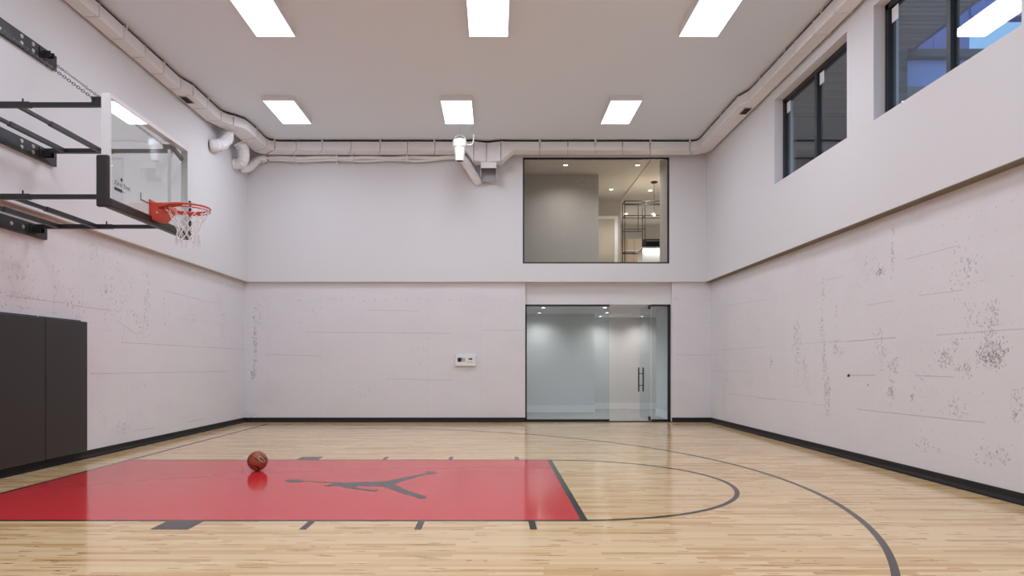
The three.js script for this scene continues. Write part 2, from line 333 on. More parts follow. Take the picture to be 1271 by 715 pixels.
// ------------------------------------------------------------------ walls, ceiling
const wl = structureGroup('wall_left', 'left gym wall, smooth above and worn white concrete below');
part('upper_wall', box(XL - T - 0.1, XL, LEDGE, CEIL, DN, DB + 0.25), M.paint, wl);
part('lower_wall', uvBy(box(XLL - T, XLL, -0.3, LEDGE, DN, DBL + 0.15), (x, y, D) => [(D - 6.4) / CL, y / LEDGE]), M.concreteLeft, wl);
const wr = structureGroup('wall_right', 'right gym wall with two high windows, smooth above and worn white concrete below');
{
  const [far, near] = WIN.spans, o = XR + 0.32;
  part('upper_wall', [box(XR, o, LEDGE, WIN.y0, DN, DB + 0.25), box(XR, o, WIN.y1, CEIL, DN, DB + 0.25), box(XR, o, WIN.y0, WIN.y1, far[1], DB + 0.25), box(XR, o, WIN.y0, WIN.y1, near[1], far[0]), box(XR, o, WIN.y0, WIN.y1, DN, near[0])], M.paint, wr);
  part('lower_wall', uvBy(box(XRL, XRL + T, -0.3, LEDGE, DN, DBL + 0.15), (x, y, D) => [(D - 6.3) / CL, y / LEDGE]), M.concreteRight, wr);
}
const OW = { x0: 0.64, x1: 3.98, y0: 3.62, y1: 6.04 };       // observation window
const GD = { x0: 0.70, x1: 4.06, y1: 2.705 };                // glazed entrance bay
const wb = structureGroup('wall_back', 'far gym wall with glazed entrance below and interior window above');
part('upper_wall', [box(XL - 0.05, OW.x0, LEDGE, CEIL, DB, DB + 0.25), box(OW.x1, XR + 0.05, LEDGE, CEIL, DB, DB + 0.25), box(OW.x0, OW.x1, LEDGE, OW.y0, DB, DB + 0.25), box(OW.x0, OW.x1, OW.y1, CEIL, DB, DB + 0.25)], M.paint, wb);
part('lower_wall', [uvBy(box(XLL - 0.05, GD.x0, -0.3, LEDGE, DBL, DBL + 0.3), (x, y, D) => [(x + 5.8) / CL, y / LEDGE]), uvBy(box(GD.x1, XRL + 0.05, -0.3, LEDGE, DBL, DBL + 0.3), (x, y, D) => [(x + 5.8) / CL, y / LEDGE])], M.concreteBack, wb);
part('entrance_header', box(GD.x0, GD.x1, GD.y1, LEDGE, DDOOR, DDOOR + 0.2), M.paint, wb);
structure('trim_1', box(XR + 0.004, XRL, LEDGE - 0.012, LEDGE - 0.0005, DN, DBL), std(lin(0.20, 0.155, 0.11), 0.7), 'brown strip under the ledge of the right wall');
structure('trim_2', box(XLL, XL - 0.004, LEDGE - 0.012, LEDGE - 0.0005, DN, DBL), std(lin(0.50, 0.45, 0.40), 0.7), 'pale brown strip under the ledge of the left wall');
structure('wall_front', box(XLL - T, XRL + T, -0.3, CEIL, DN - T, DN), M.paint);
structure('ceiling', box(XLL - T, XRL + T, CEIL, CEIL + 0.25, DN - T, DB + 0.25), M.ceiling);

// black vented cove base: upright, rounded foot
function cove(a, b, inward) {                               // a, b: [x, D] along the wall; inward: unit [x, D]
  const prof = [[0, 0], [0.055, 0], [0.055, 0.018], [0.034, 0.026], [0.017, 0.044], [0.013, 0.1], [0, 0.104]];
  const len = Math.hypot(b[0] - a[0], b[1] - a[1]), s = new THREE.Shape(prof.map(([p, q]) => new THREE.Vector2(p, q)));
  const g = new THREE.ExtrudeGeometry(s, { depth: len, bevelEnabled: false });
  const ax = new THREE.Vector3(inward[0], 0, -inward[1]), up = new THREE.Vector3(0, 1, 0), along = new THREE.Vector3(b[0] - a[0], 0, -(b[1] - a[1])).normalize();
  const m = new THREE.Matrix4().makeBasis(ax, up, along).setPosition(a[0], 0.001, -a[1]);
  g.applyMatrix4(m);
  if (m.determinant() < 0) { const ix = g.index; if (ix) ix.array.reverse(); else { const p = g.attributes.position.array, nrm = g.attributes.normal.array, uv = g.attributes.uv.array; for (const [arr, n] of [[p, 3], [nrm, 3], [uv, 2]]) for (let i = 0; i < arr.length; i += 3 * n) for (let k = 0; k < n; k++) { const t = arr[i + k]; arr[i + k] = arr[i + 2 * n + k]; arr[i + 2 * n + k] = t; } } }
  return g;
}
structure('baseboard_left', cove([XLL, DBL], [XLL, DN], [1, 0]), M.rubber);
structure('baseboard_right', cove([XRL, DN], [XRL, DBL], [-1, 0]), M.rubber);
structure('baseboard_back', join([cove([XLL, DBL], [GD.x0, DBL], [0, -1]), cove([GD.x1, DBL], [XRL, DBL], [0, -1])]), M.rubber);

// ------------------------------------------------------------------ ceiling lights
const PW = 0.575, PL = 1.22, PY = 6.18;
function ceilingLight(x, D, label, seen) {
  const t = thing('ceiling_light', label, 'ceiling light', 'ceiling light panels'); t.position.set(x, PY, -D);
  const h = PW / 2, l = PL / 2;
  part('housing', [new THREE.BoxGeometry(PW, 0.012, PL).translate(0, CEIL - PY - 0.007, 0), new THREE.BoxGeometry(0.012, CEIL - PY, PL).translate(-h, (CEIL - PY) / 2, 0), new THREE.BoxGeometry(0.012, CEIL - PY, PL).translate(h, (CEIL - PY) / 2, 0), new THREE.BoxGeometry(PW, CEIL - PY, 0.012).translate(0, (CEIL - PY) / 2, l), new THREE.BoxGeometry(PW, CEIL - PY, 0.012).translate(0, (CEIL - PY) / 2, -l)], M.white, t);
  part('diffuser', new THREE.BoxGeometry(PW - 0.014, 0.008, PL - 0.014).translate(0, 0.004, 0), M.diffuser, t);
  const a = new THREE.RectAreaLight(lin(0.91, 1.0, 1.15), PANEL, PW - 0.02, PL - 0.02); a.position.set(0, -0.006, 0); a.lookAt(x, 0, -D); a.rotation.set(-Math.PI / 2, 0, 0); t.add(a);
}
const c1 = [-3.99, -0.71, 2.43], c2 = [-3.245, -0.09, 3.02];
const who = ['on the hoop side', 'along the middle of the ceiling', 'on the high window side'];
const l1 = ['white ceiling light box beside the flexible duct elbows near the corner', 'white ceiling light box just in front of the hanging white pendant', 'white ceiling light box beside the duct, above the glazed entrance wall'];
c1.forEach((x, i) => ceilingLight(x, 13.2, l1[i]));
const ord = ['second', 'third', 'fourth', 'fifth'];
[9.53, 5.86, 2.19, -1.48].forEach((D, r) => c2.forEach((x, i) => ceilingLight(r % 2 ? c1[i] : x, D, `white ceiling light box ${who[i]}, ${ord[r]} row from the glazed wall`)));

// ------------------------------------------------------------------ air duct round the ceiling
const duct = thing('air_duct', 'painted rectangular air duct running round the gym under the ceiling', 'air duct');
{
  const yt = 6.225, yb = 6.035;
  const st = [];                                            // stations: inner [x, D], outer [x, D], bottom
  const add = (ix, iD, ox, oD, b = yb) => st.push({ i: [ix, iD], o: [ox, oD], b });
  add(-5.37, -2.6, -5.59, -2.6); add(-5.37, 11.68, -5.59, 11.68); add(-5.29, 11.99, -5.59, 11.99); add(-5.29, 13.2, -5.59, 13.2);
  add(-5.22, 13.36, -5.53, 13.42); add(-5.08, 13.52, -5.42, 13.66); add(-4.99, 13.66, -5.36, 13.82); add(-4.96, 13.85, -5.335, 14.0); add(-4.95, 14.3, -5.33, 14.45); add(-4.95, 14.8, -5.33, 15.1);
  add(-4.91, 14.93, -5.26, 15.26); add(-4.80, 15.0, -5.1, 15.36); add(-4.70, 15.02, -4.95, 15.38);
  add(-0.64, 15.02, -0.64, 15.38); add(-0.46, 15.0, -0.46, 15.38, 5.80); add(-0.16, 15.10, -0.16, 15.38, 5.80); add(0.14, 15.0, 0.14, 15.38, 5.80); add(0.41, 15.02, 0.41, 15.38);
  add(4.24, 15.02, 4.36, 15.38); add(4.36, 15.01, 4.58, 15.33); add(4.43, 14.95, 4.72, 15.2); add(4.45, 14.86, 4.785, 15.0);
  add(4.445, 12.53, 4.785, 12.55); add(4.55, 12.23, 4.785, 12.23); add(4.55, -2.6, 4.785, -2.6);
  const cum = [0]; for (let k = 1; k < st.length; k++) cum.push(cum[k - 1] + Math.hypot(st[k].i[0] - st[k - 1].i[0], st[k].i[1] - st[k - 1].i[1]));
  const total = cum[cum.length - 1];
  const lerp = (a, b, t) => a + (b - a) * t;
  const at = (t) => { let k = 1; while (k < cum.length - 1 && cum[k] < t) k++; const u = (t - cum[k - 1]) / (cum[k] - cum[k - 1]), A = st[k - 1], B = st[k]; return { i: [lerp(A.i[0], B.i[0], u), lerp(A.i[1], B.i[1], u)], o: [lerp(A.o[0], B.o[0], u), lerp(A.o[1], B.o[1], u)], b: lerp(A.b, B.b, u) }; };
  const ring = (s, grow = 0) => {
    const nx = s.o[0] - s.i[0], nD = s.o[1] - s.i[1], L = Math.hypot(nx, nD), ux = nx / L, uD = nD / L, c = 0.014, t0 = -grow, t1 = L + grow, yT = yt + Math.min(grow, 0.006), yB = s.b - grow;
    return [[t0, yB + c], [t0 + c, yB], [t1 - c, yB], [t1, yB + c], [t1, yT - c], [t1 - c, yT], [t0 + c, yT], [t0, yT - c]].map(([t, y]) => V(s.i[0] + ux * t, y, s.i[1] + uD * t));
  };
  const loft = (rings) => {
    const p = [], tri = (a, b, c) => p.push(a.x, a.y, a.z, b.x, b.y, b.z, c.x, c.y, c.z);
    for (let r = 1; r < rings.length; r++) for (let j = 0; j < 8; j++) { const a = rings[r - 1][j], b = rings[r - 1][(j + 1) % 8], c = rings[r][(j + 1) % 8], d = rings[r][j]; tri(a, c, b); tri(a, d, c); }
    const f = rings[0], l = rings[rings.length - 1]; for (let j = 1; j < 7; j++) { tri(f[0], f[j], f[j + 1]); tri(l[0], l[j + 1], l[j]); }
    const g = new THREE.BufferGeometry(); g.setAttribute('position', new THREE.Float32BufferAttribute(p, 3)); g.computeVertexNormals();
    return toCreasedNormals(uvBy(g, (x, y, D) => [x + D, y]), 0.6);
  };
  const find = (fn) => { let best = 0, bd = 1e9; for (let t = 0; t <= total; t += 0.004) { const v = fn(at(t)); if (v < bd) { bd = v; best = t; } } return best; };
  const leftT = (D) => find((s) => s.i[0] < -3 ? Math.abs(s.i[1] - D) : 99), rightT = (D) => find((s) => s.i[0] > 4.3 && s.i[1] < 14.95 ? Math.abs(s.i[1] - D) : 99), backT = (px) => find((s) => s.i[1] > 14.9 ? Math.abs(s.i[0] / s.i[1] * FOCAL + VX - px) : 99);
  const seams = [0, ...[7.4, 8.05, 8.66, 9.27, 9.89, 10.49, 11.08, 11.68, 11.99, 12.58, 13.2, 13.45, 14.2, 14.82].map(leftT), ...[341, 368, 400, 436, 472, 506, 540, 588, 604, 622, 670, 705, 739, 773, 807, 856].map(backT), ...[14.86, 14.1, 13.13, 12.53, 12.23, 11.6, 10.98, 10.38, 9.78, 9.18, 8.58, 7.98, 7.38].map(rightT), total];
  for (let k = 1; k < seams.length; k++) {
    const a = seams[k - 1] + 0.005, b = seams[k] - 0.008, ts = [a, ...cum.filter((t) => t > a + 0.01 && t < b - 0.01), b];
    part('duct_section', loft(ts.map((t) => ring(at(t)))), M.duct, duct);
    if (k < seams.length - 1) part('joint_flange', loft([ring(at(seams[k] + 0.007), 0.007), ring(at(seams[k] + 0.026), 0.007)]), M.duct, duct);
  }
  for (const px of [341, 400, 472, 539, 670, 739, 807, 856]) { const s = at(backT(px)); part('hanger_strap', box(s.i[0] - 0.018, s.i[0] + 0.018, yt - 0.02, CEIL, s.i[1] - 0.014, s.i[1] - 0.009), M.duct, duct); }
  for (const D of [6.5, 7.7, 8.9, 9.95, 11.1, 12.6, 14.2]) { const s = at(leftT(D)); part('hanger_strap', box(s.i[0] + 0.009, s.i[0] + 0.014, yt - 0.03, CEIL, s.i[1] - 0.015, s.i[1] + 0.015), M.duct, duct); }
  for (const D of [7.0, 8.2, 9.5, 10.7, 11.7, 13.4]) { const s = at(rightT(D)); part('hanger_strap', box(s.i[0] - 0.014, s.i[0] - 0.009, yt - 0.03, CEIL, s.i[1] - 0.015, s.i[1] + 0.015), M.duct, duct); }
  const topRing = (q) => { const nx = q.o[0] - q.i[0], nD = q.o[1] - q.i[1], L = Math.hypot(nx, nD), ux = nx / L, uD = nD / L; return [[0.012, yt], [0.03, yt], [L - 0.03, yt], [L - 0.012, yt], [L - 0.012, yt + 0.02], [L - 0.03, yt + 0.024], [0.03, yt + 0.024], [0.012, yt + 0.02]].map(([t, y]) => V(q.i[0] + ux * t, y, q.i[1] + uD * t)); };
  part('gap_darkening_liner', loft(st.map(topRing)), M.rubber, duct, 'black liner added on top of the duct to darken the gap under the ceiling');  // added black liner: cuts bounce so the duct and ceiling gap reads dark
  // registers in the underside
  for (const [x, D] of [[-5.48, 12.16], [4.66, 12.7]]) {
    const v = part('register', [box(x - 0.075, x + 0.075, yb - 0.012, yb - 0.001, D - 0.16, D + 0.16)], M.zinc, duct, 'small grey louvred register');
    for (let k = 0; k < 6; k++) part('louvre', box(x - 0.06, x + 0.06, yb - 0.018, yb - 0.0125, D - 0.14 + k * 0.05, D - 0.115 + k * 0.05), M.rubber, v);
  }
  // open drop below the tee: hollow sheet-metal box, painted outside, bare inside, its front cut shorter than back and cheeks
  const x0 = -0.31, x1 = 0.04, bare = std(lin(0.34, 0.33, 0.33), 0.5, { metalness: 0.5 });
  part('drop_front', box(x0, x1, 5.665, 5.797, 15.105, 15.11), M.duct, duct);
  part('drop_cheek', box(x0, x0 + 0.006, 5.50, 5.797, 15.111, 15.40), M.duct, duct); part('drop_cheek', box(x1 - 0.006, x1, 5.44, 5.797, 15.111, 15.40), M.duct, duct);
  part('drop_back', box(x0 + 0.007, x1 - 0.007, 5.44, 5.797, 15.394, 15.40), bare, duct, 'bare metal inside of the open drop');
  part('drop_top', box(x0 + 0.007, x1 - 0.007, 5.782, 5.797, 15.111, 15.393), bare, duct);
}
// insulated hoses near the corner and beside the tee
const hose = (label, pts, r, rings, rip = 0.035) => solo('flexible_duct', flex(pts, r, rip, rings, 0.03), M.duct, label, 'flexible duct', 'flexible ducts under the air duct');
hose('ribbed white flexible duct elbow entering the wall, farther from the corner', [V(-5.41, 6.05, 13.86), V(-5.40, 5.9, 13.8), V(-5.45, 5.73, 13.66), V(-5.54, 5.655, 13.52), V(-5.618, 5.65, 13.5)], 0.118, 10, 0.05);
hose('ribbed white flexible duct elbow bulging beside the corner, nearer the hoop wall', [V(-5.43, 6.03, 14.5), V(-5.36, 5.9, 14.56), V(-5.37, 5.76, 14.62), V(-5.45, 5.665, 14.68), V(-5.54, 5.64, 14.7), V(-5.618, 5.64, 14.7)], 0.118, 13, 0.045);
hose('thin white flexible duct curving from the pipe run into the corner', [V(-5.14, 5.985, 15.42), V(-5.3, 5.95, 15.4), V(-5.41, 5.84, 15.35), V(-5.48, 5.71, 15.24), V(-5.55, 5.645, 15.12), V(-5.618, 5.64, 15.1)], 0.088, 14, 0.03);
hose('short insulated hose slanting into the wall beside the open duct drop', [V(-0.78, 6.02, 15.3), V(-0.64, 5.84, 15.3), V(-0.5, 5.62, 15.34), V(-0.41, 5.5, 15.44), V(-0.38, 5.47, 15.51), V(-0.38, 5.47, 15.548)], 0.1, 10, 0.02);
{
  const t = thing('pipe_run', 'painted insulated pipe strapped along the far wall below the air duct', 'pipe');
  const a = [], b = []; for (let k = 0; k <= 16; k++) { const x = -5.16 + k * 0.275; a.push(V(x, 5.985 + 0.012 * Math.sin(k * 1.7) - (k > 12 ? (k - 12) * -0.006 : 0), 15.42)); b.push(V(x + 0.05, 5.935 + 0.014 * Math.sin(k * 1.3 + 1) + (k > 12 ? (k - 12) * 0.012 : 0), 15.46)); }
  part('insulated_pipe', pipe(a, 0.042, 120, 10), M.duct, t); part('drain_pipe', pipe(b, 0.028, 120, 8), M.duct, t);
  for (const px of [326, 366, 418, 437, 505]) { const x = px2x(px, 15.4); part('pipe_clip', [box(x - 0.016, x + 0.016, 5.88, 6.04, 15.365, 15.378), box(x - 0.016, x + 0.016, 5.88, 5.89, 15.365, 15.548)], M.duct, t); }
}
// white tapered pendant with bail and conduit
{
  const t = thing('pendant_fixture', 'glossy white tapered pendant hung by a curved handle below the ceiling', 'pendant'), x = -0.73, D = 14.26, y = 5.56;
  t.position.set(x, y, -D);
  const prof = [[0.0, 0.018], [0.076, 0.016], [0.084, 0.0], [0.09, 0.004], [0.094, 0.06], [0.104, 0.16], [0.116, 0.235], [0.124, 0.275], [0.132, 0.29], [0.146, 0.3], [0.148, 0.36], [0.142, 0.43], [0.12, 0.445], [0, 0.45]].map(([r, h]) => new THREE.Vector2(r, h));
  const glossWhite = std(lin(0.8, 0.8, 0.82), 0.35);
  part('body', new THREE.LatheGeometry(prof, 40), glossWhite, t);
  part('collar_ring', new THREE.TorusGeometry(0.128, 0.008, 8, 40).rotateX(Math.PI / 2).translate(0, 0.287, 0), M.zinc, t);
  part('mouth', new THREE.CylinderGeometry(0.072, 0.072, 0.01, 24).translate(0, 0.014, 0), M.rubber, t);
  part('bail', new THREE.TubeGeometry(new THREE.CatmullRomCurve3([new THREE.Vector3(-0.135, 0.4, 0), new THREE.Vector3(-0.11, 0.48, 0), new THREE.Vector3(-0.05, 0.535, 0), new THREE.Vector3(0, 0.545, 0), new THREE.Vector3(0.05, 0.535, 0), new THREE.Vector3(0.11, 0.48, 0), new THREE.Vector3(0.135, 0.4, 0)]), 32, 0.008, 8), glossWhite, t);
  part('cable', new THREE.CylinderGeometry(0.004, 0.004, CEIL - y - 0.54, 6).translate(0, (CEIL - y + 0.54) / 2, 0), M.zinc, t);
  const c = part('conduit', new THREE.TubeGeometry(new THREE.CatmullRomCurve3([new THREE.Vector3(0.285, CEIL - y, 0), new THREE.Vector3(0.285, 0.6, 0), new THREE.Vector3(0.287, 0.45, 0), new THREE.Vector3(0.27, 0.375, 0), new THREE.Vector3(0.22, 0.345, 0), new THREE.Vector3(0.14, 0.35, 0)]), 48, 0.012, 8), glossWhite, t);
  part('conduit_fitting', new THREE.SphereGeometry(0.026, 16, 12).translate(0.292, 0.53, 0), glossWhite, c);
}

// ------------------------------------------------------------------ high windows in the right wall
WIN.spans.forEach(([d0, d1], n) => {
  const w = structureGroup(`window_${n + 1}`, n ? 'black framed slider window with sky and a neighbouring wall outside' : 'black framed slider window with dark timber soffit outside');
  const x = 4.965, f = 0.07, y0 = WIN.y0, y1 = WIN.y1, mid = (d0 + d1) / 2;
  part('frame', [box(x, x + 0.1, y0, y0 + f, d0, d1), box(x, x + 0.1, y1 - f, y1, d0, d1), box(x, x + 0.1, y0, y1, d0, d0 + f), box(x, x + 0.1, y0, y1, d1 - f, d1)], M.black, w);
  part('sash_stile', box(x - 0.006, x + 0.05, y0 + f, y1 - f, mid - 0.035, mid + 0.035, 0.004), M.black, w);
  part('sash_stile', box(x + 0.052, x + 0.09, y0 + f, y1 - f, mid - 0.045, mid + 0.02, 0.004), M.black, w);
  for (const [a, b] of [[d0 + f, mid - 0.035], [mid + 0.035, d1 - f]]) {
    const p = part('pane', box(x + 0.032, x + 0.038, y0 + f, y1 - f, a, b), M.clear, w);
    if (n === 0 || a > mid) part('sticker', box(x + 0.029, x + 0.0305, y1 - f - 0.2, y1 - f - 0.02, b - 0.17, b - 0.03), M.white, p, 'white maker sticker');
  }
});

// ------------------------------------------------------------------ outside the high windows
M.soffit = [0, 1, 2].map((k) => std(lin(0.52 + k * 0.04, 0.45 + k * 0.035, 0.40 + k * 0.03), 0.6));
M.brownWall = std(lin(0.46, 0.40, 0.35), 0.8); M.violet = std(lin(0.42, 0.36, 0.62), 0.8); M.blueWall = std(lin(0.58, 0.62, 0.95), 0.85); M.brick = [0, 1, 2].map((k) => std(lin(0.24 + 0.04 * k, 0.21 + 0.03 * k, 0.20 + 0.03 * k), 0.85));
{
  const s = thing('porch_soffit', 'dark timber plank soffit over the high windows outside', 'soffit');
  const s2 = thing('porch_soffit', 'dark timber plank soffit deeper in the porch, meeting the brown boarded wall', 'soffit');
  let k = 0; for (let D = 4.6; D < 13.95; D += 0.128) part('soffit_plank', box(5.28, D < 10.9 ? 6.73 : D < 11.32 ? 6.43 : 9.0, 6.40, 6.43, D, Math.min(D + 0.108, 13.995)), M.soffit[k++ % 3], D < 11.32 ? s : s2);
  part('backing', box(5.28, 6.73, 6.431, 6.47, 4.6, 10.985), M.rubber, s); part('backing', box(5.28, 6.43, 6.431, 6.47, 10.985, 11.36), M.rubber, s); part('backing', box(5.28, 9.0, 6.431, 6.47, 11.38, 14.04), M.rubber, s2);
  part('fascia', box(6.74, 6.78, 6.39, 6.62, 4.6, 10.98), M.violet, s);
  const e = thing('porch_end_wall', 'brown boarded wall closing the covered porch outside', 'wall');
  for (const [a, b] of [[4.3, 4.72], [4.735, 5.13], [5.145, 5.54], [5.56, 5.905], [5.925, 6.395]]) part('wall_board', box(5.2, 9.0, a, b, 14.0, 14.04), M.brownWall, e);
  part('backing', box(5.2, 9.0, 4.3, 6.47, 14.041, 14.1), M.rubber, e);
  const p = thing('brick_pillar', 'dark brick pillar beside the blue wall outside the high window', 'pillar');
  let r = 0; for (let y = 4.3; y < 6.36; y += 0.115) { part('brick', box(6.44, 6.64, y, Math.min(y + 0.104, 6.385), 10.99, 11.25), M.brick[r++ % 3], p); }
  part('mortar', box(6.448, 6.632, 4.3, 6.395, 10.998, 11.24), M.brownWall, p);
  const q = thing('neighbour_wall', 'blue and violet rendered wall with dark beam outside the high window', 'wall');
  part('lower_render', box(6.645, 8.9, 5.84, 6.27, 11.12, 11.3), M.blueWall, q); part('base_course', box(6.645, 8.9, 4.3, 5.838, 11.10, 11.3), M.brownWall, q);
  part('beam', box(6.645, 8.9, 6.272, 6.398, 10.99, 11.3), M.brick[0], q);
  part('upper_panel', box(6.645, 7.155, 6.412, 8.6, 11.14, 11.3), M.violet, q); part('upper_panel', box(7.165, 7.74, 6.412, 8.6, 11.14, 11.3), M.violet, q); part('upper_overhang', box(7.745, 8.7, 6.98, 8.6, 11.1, 11.3), M.violet, q);
  structure('ground', box(5.2, 30, 4.05, 4.25, -6, 40), std(lin(0.6, 0.58, 0.56), 0.9));
}

// ------------------------------------------------------------------ interior window and the room behind it
{
  const w = structureGroup('window_3', 'wide interior window with thin black frame in the far wall');
  const { x0, x1, y0, y1 } = OW, D = DB + 0.03, f = 0.035;
  part('frame', [box(x0, x1, y0, y0 + f, D, D + 0.06), box(x0, x1, y1 - f, y1, D, D + 0.06), box(x0, x0 + f, y0, y1, D, D + 0.06), box(x1 - f, x1, y0, y1, D, D + 0.06)], M.black, w);
  part('pane', box(x0 + f, x1 - f, y0 + f, y1 - f, D + 0.024, D + 0.036), M.viewGlass, w);
}
function downlight(x, y, D, power, label, group, color = lin(1, 0.95, 0.89)) {
  const t = thing('downlight', label, 'downlight', group); t.position.set(x, y, -D);
  part('trim', new THREE.TorusGeometry(0.055, 0.008, 8, 28).rotateX(Math.PI / 2).translate(0, -0.004, 0), M.white, t);
  part('lens', new THREE.CylinderGeometry(0.048, 0.048, 0.006, 24).translate(0, -0.004, 0), M.downlight, t);
  const s = new THREE.SpotLight(color, power, 0, 1.3, 1.0, 2); s.position.set(0, -0.02, 0); s.target.position.set(0, -3, 0); s.castShadow = true; s.shadow.radius = 2; t.add(s, s.target);
}
const UF = 3.33, UC = 6.30;                                 // upper room: floor and ceiling
{
  const a = DB + 0.25;
  structure('floor_upper_room', box(0.2, 7.2, UF - 0.2, UF, a, 24.4), std(lin(0.32, 0.26, 0.2), 0.5));
  structure('ceiling_upper_room', [box(0.2, 3.8, UC, UC + 0.2, a, 24.4), box(3.8, 7.2, UC - 0.03, UC + 0.2, a, 24.4)], M.roomCeil);
  structure('wall_upper_room', [box(0.0, 0.3, UF, UC, a, 17.9), box(0.0, 2.72, UF, UC, 17.9, 18.1), box(2.52, 2.72, UF, UC, 18.1, 20.6), box(2.52, 3.79, UF, UC, 20.6, 20.8), box(3.69, 3.79, UF, UC, 20.8, 24.2), box(3.69, 7.2, UF, UC, 24.2, 24.4), box(7.0, 7.2, UF, UC, a, 24.2), box(OW.x1 + 0.03, 4.3, UF, UC, a, 16.6), box(4.3, 7.0, UF, UC, a, a + 0.2)], M.roomPaint);
  const dr = structureGroup('door_1', 'pale interior door with white casing in the room above');
  const X0 = 2.74, X1 = px2x(762.5, 20.6), yT = py2y(272, 20.6), DD = 20.585;
  part('door_leaf', box(X0, X1, UF, yT, DD, DD + 0.014), std(lin(0.5, 0.45, 0.38), 0.6), dr);
  part('casing', [box(X1, X1 + 0.1, UF, yT + 0.09, DD - 0.02, DD + 0.014), box(X0, X1, yT, yT + 0.09, DD - 0.02, DD + 0.014)], M.white, dr);
  downlight(1.77, UC, 17.04, 5.6, 'round recessed ceiling light over the grey wall in the upper room', 'upper room downlights');
  downlight(3.565, UC, 17.04, 5.6, 'round recessed ceiling light close to the ceiling step in the upper room', 'upper room downlights');
  downlight(3.31, UC, 19.4, 7.5, 'round recessed ceiling light in front of the pale door in the upper room', 'upper room downlights');
  downlight(4.42, UC - 0.03, 19.4, 11, 'round recessed ceiling light above the black metal shelving', 'upper room downlights');
  downlight(5.2, UC - 0.03, 22.4, 18, 'round recessed ceiling light behind the black metal shelving', 'upper room downlights');
  downlight(4.3, UC - 0.03, 22.4, 14, 'round recessed ceiling light between the shelving and the back cabinets', 'upper room downlights');
  // open shelving of black square tube
  const s = thing('shelving_unit', 'tall open shelving of thin black metal tube in the upper room', 'shelving'), F = 19.5, B = 19.85, tb = 0.022;
  const posts = [3.716, 4.293, 4.87], yTop = 6.0;
  for (const x of posts) for (const D of [F, B]) part('post', beam(V(x, UF, D), V(x, yTop, D), tb), M.black, s);
  for (const y of [yTop - 0.012, 5.575]) for (let k = 0; k < 2; k++) { part('shelf_frame', [beam(V(posts[k] + 0.012, y, F), V(posts[k + 1] - 0.012, y, F), tb), beam(V(posts[k] + 0.012, y, B), V(posts[k + 1] - 0.012, y, B), tb)], M.black, s); }
  part('shelf_frame', [beam(V(posts[0] + 0.012, 5.88, F), V(posts[2], 5.88, F), tb)], M.black, s);
  for (const x of posts) for (const y of [yTop - 0.012, 5.575, 4.54]) part('side_rail', beam(V(x, y, F + 0.012), V(x, y, B - 0.012), tb), M.black, s);
  part('shelf_frame', [beam(V(posts[0] + 0.012, 5.187, F), V(posts[1] - 0.012, 5.187, F), tb), beam(V(posts[0] + 0.012, 5.187, B), V(posts[1] - 0.012, 5.187, B), tb)], M.black, s);
  part('shelf_frame', [beam(V(posts[0] + 0.012, 4.54, F), V(posts[1] - 0.012, 4.54, F), tb), beam(V(posts[0] + 0.012, 4.54, B), V(posts[1] - 0.012, 4.54, B), tb)], M.black, s);
  part('upright_divider', [beam(V(4.17, 5.187, B), V(4.17, yTop, B), tb)], M.black, s);
  part('shelf', box(posts[0] + 0.012, posts[1] - 0.012, 4.552, 4.575, F, B), M.white, s);
  const cab = thing('tall_cabinet', 'pale oak cabinet behind the black metal shelving', 'cabinet');
  const oak = std(lin(0.50, 0.40, 0.30), 0.6);
  for (let k = 0; k < 3; k++) part('cabinet_door', box(3.82 + k * 0.235, 4.05 + k * 0.235, UF + 0.1, 5.16, 20.9, 20.93), oak, cab);
  part('body', box(3.81, 4.53, UF, 5.18, 20.935, 21.4), oak, cab);
  const isl = thing('kitchen_island', 'white kitchen island with lit front in the upper room', 'kitchen island');
  part('worktop', box(3.95, 5.6, 4.44, 4.48, 18.36, 19.2, 0.004), M.white, isl); part('base', box(4.0, 5.5, UF, 4.438, 18.5, 19.1), M.white, isl);
  part('light_strip', box(4.0, 5.5, 4.428, 4.436, 18.43, 18.45), std(lin(0.9, 0.9, 0.9), 0.5, { emissive: lin(1, 0.95, 0.88), emissiveIntensity: 4 }), isl, 'glowing strip under the worktop');
  const ls = new THREE.RectAreaLight(lin(1, 0.95, 0.88), 40, 1.5, 0.02); ls.position.set(4.75, 4.425, -18.44); ls.rotation.set(-Math.PI / 2, 0, 0); isl.add(ls);
  const ov = thing('wall_oven', 'black glass oven in the back wall of the upper room', 'oven');
  part('body', box(4.58, 5.4, 4.75, 5.18, 21.0, 21.4), M.black, ov); part('oven_door', box(4.6, 5.38, 4.77, 5.1, 20.98, 20.998), phys(lin(0.01, 0.012, 0.02), 0.1), ov); part('door_handle', rod(V(4.66, 5.12, 20.97), V(5.32, 5.12, 20.97), 0.01), M.steel, ov);
  const pd = thing('pendant_lamp', 'small round glass pendant lamp glowing beside the black shelving', 'pendant lamp'); const pX = 4.32, pD = 18.5, pY = 5.36;
  pd.position.set(pX, pY, -pD);
  part('canopy', new THREE.CylinderGeometry(0.09, 0.09, 0.03, 28).translate(0, UC - 0.045 - pY, 0), M.black, pd);
  part('cord', new THREE.CylinderGeometry(0.005, 0.005, UC - 0.06 - pY - 0.09, 6).translate(0, (UC - 0.06 - pY + 0.09) / 2, 0), M.black, pd);
  part('glass_shade', new THREE.LatheGeometry([[0.02, 0.09], [0.05, 0.07], [0.078, 0.02], [0.08, -0.02], [0.065, -0.055], [0.05, -0.06]].map(([r, h]) => new THREE.Vector2(r, h)), 28), M.clear, pd);
  part('bulb', new THREE.SphereGeometry(0.03, 16, 12), std(lin(1, 0.9, 0.7), 0.5, { emissive: lin(1, 0.75, 0.42), emissiveIntensity: 5 }), pd);
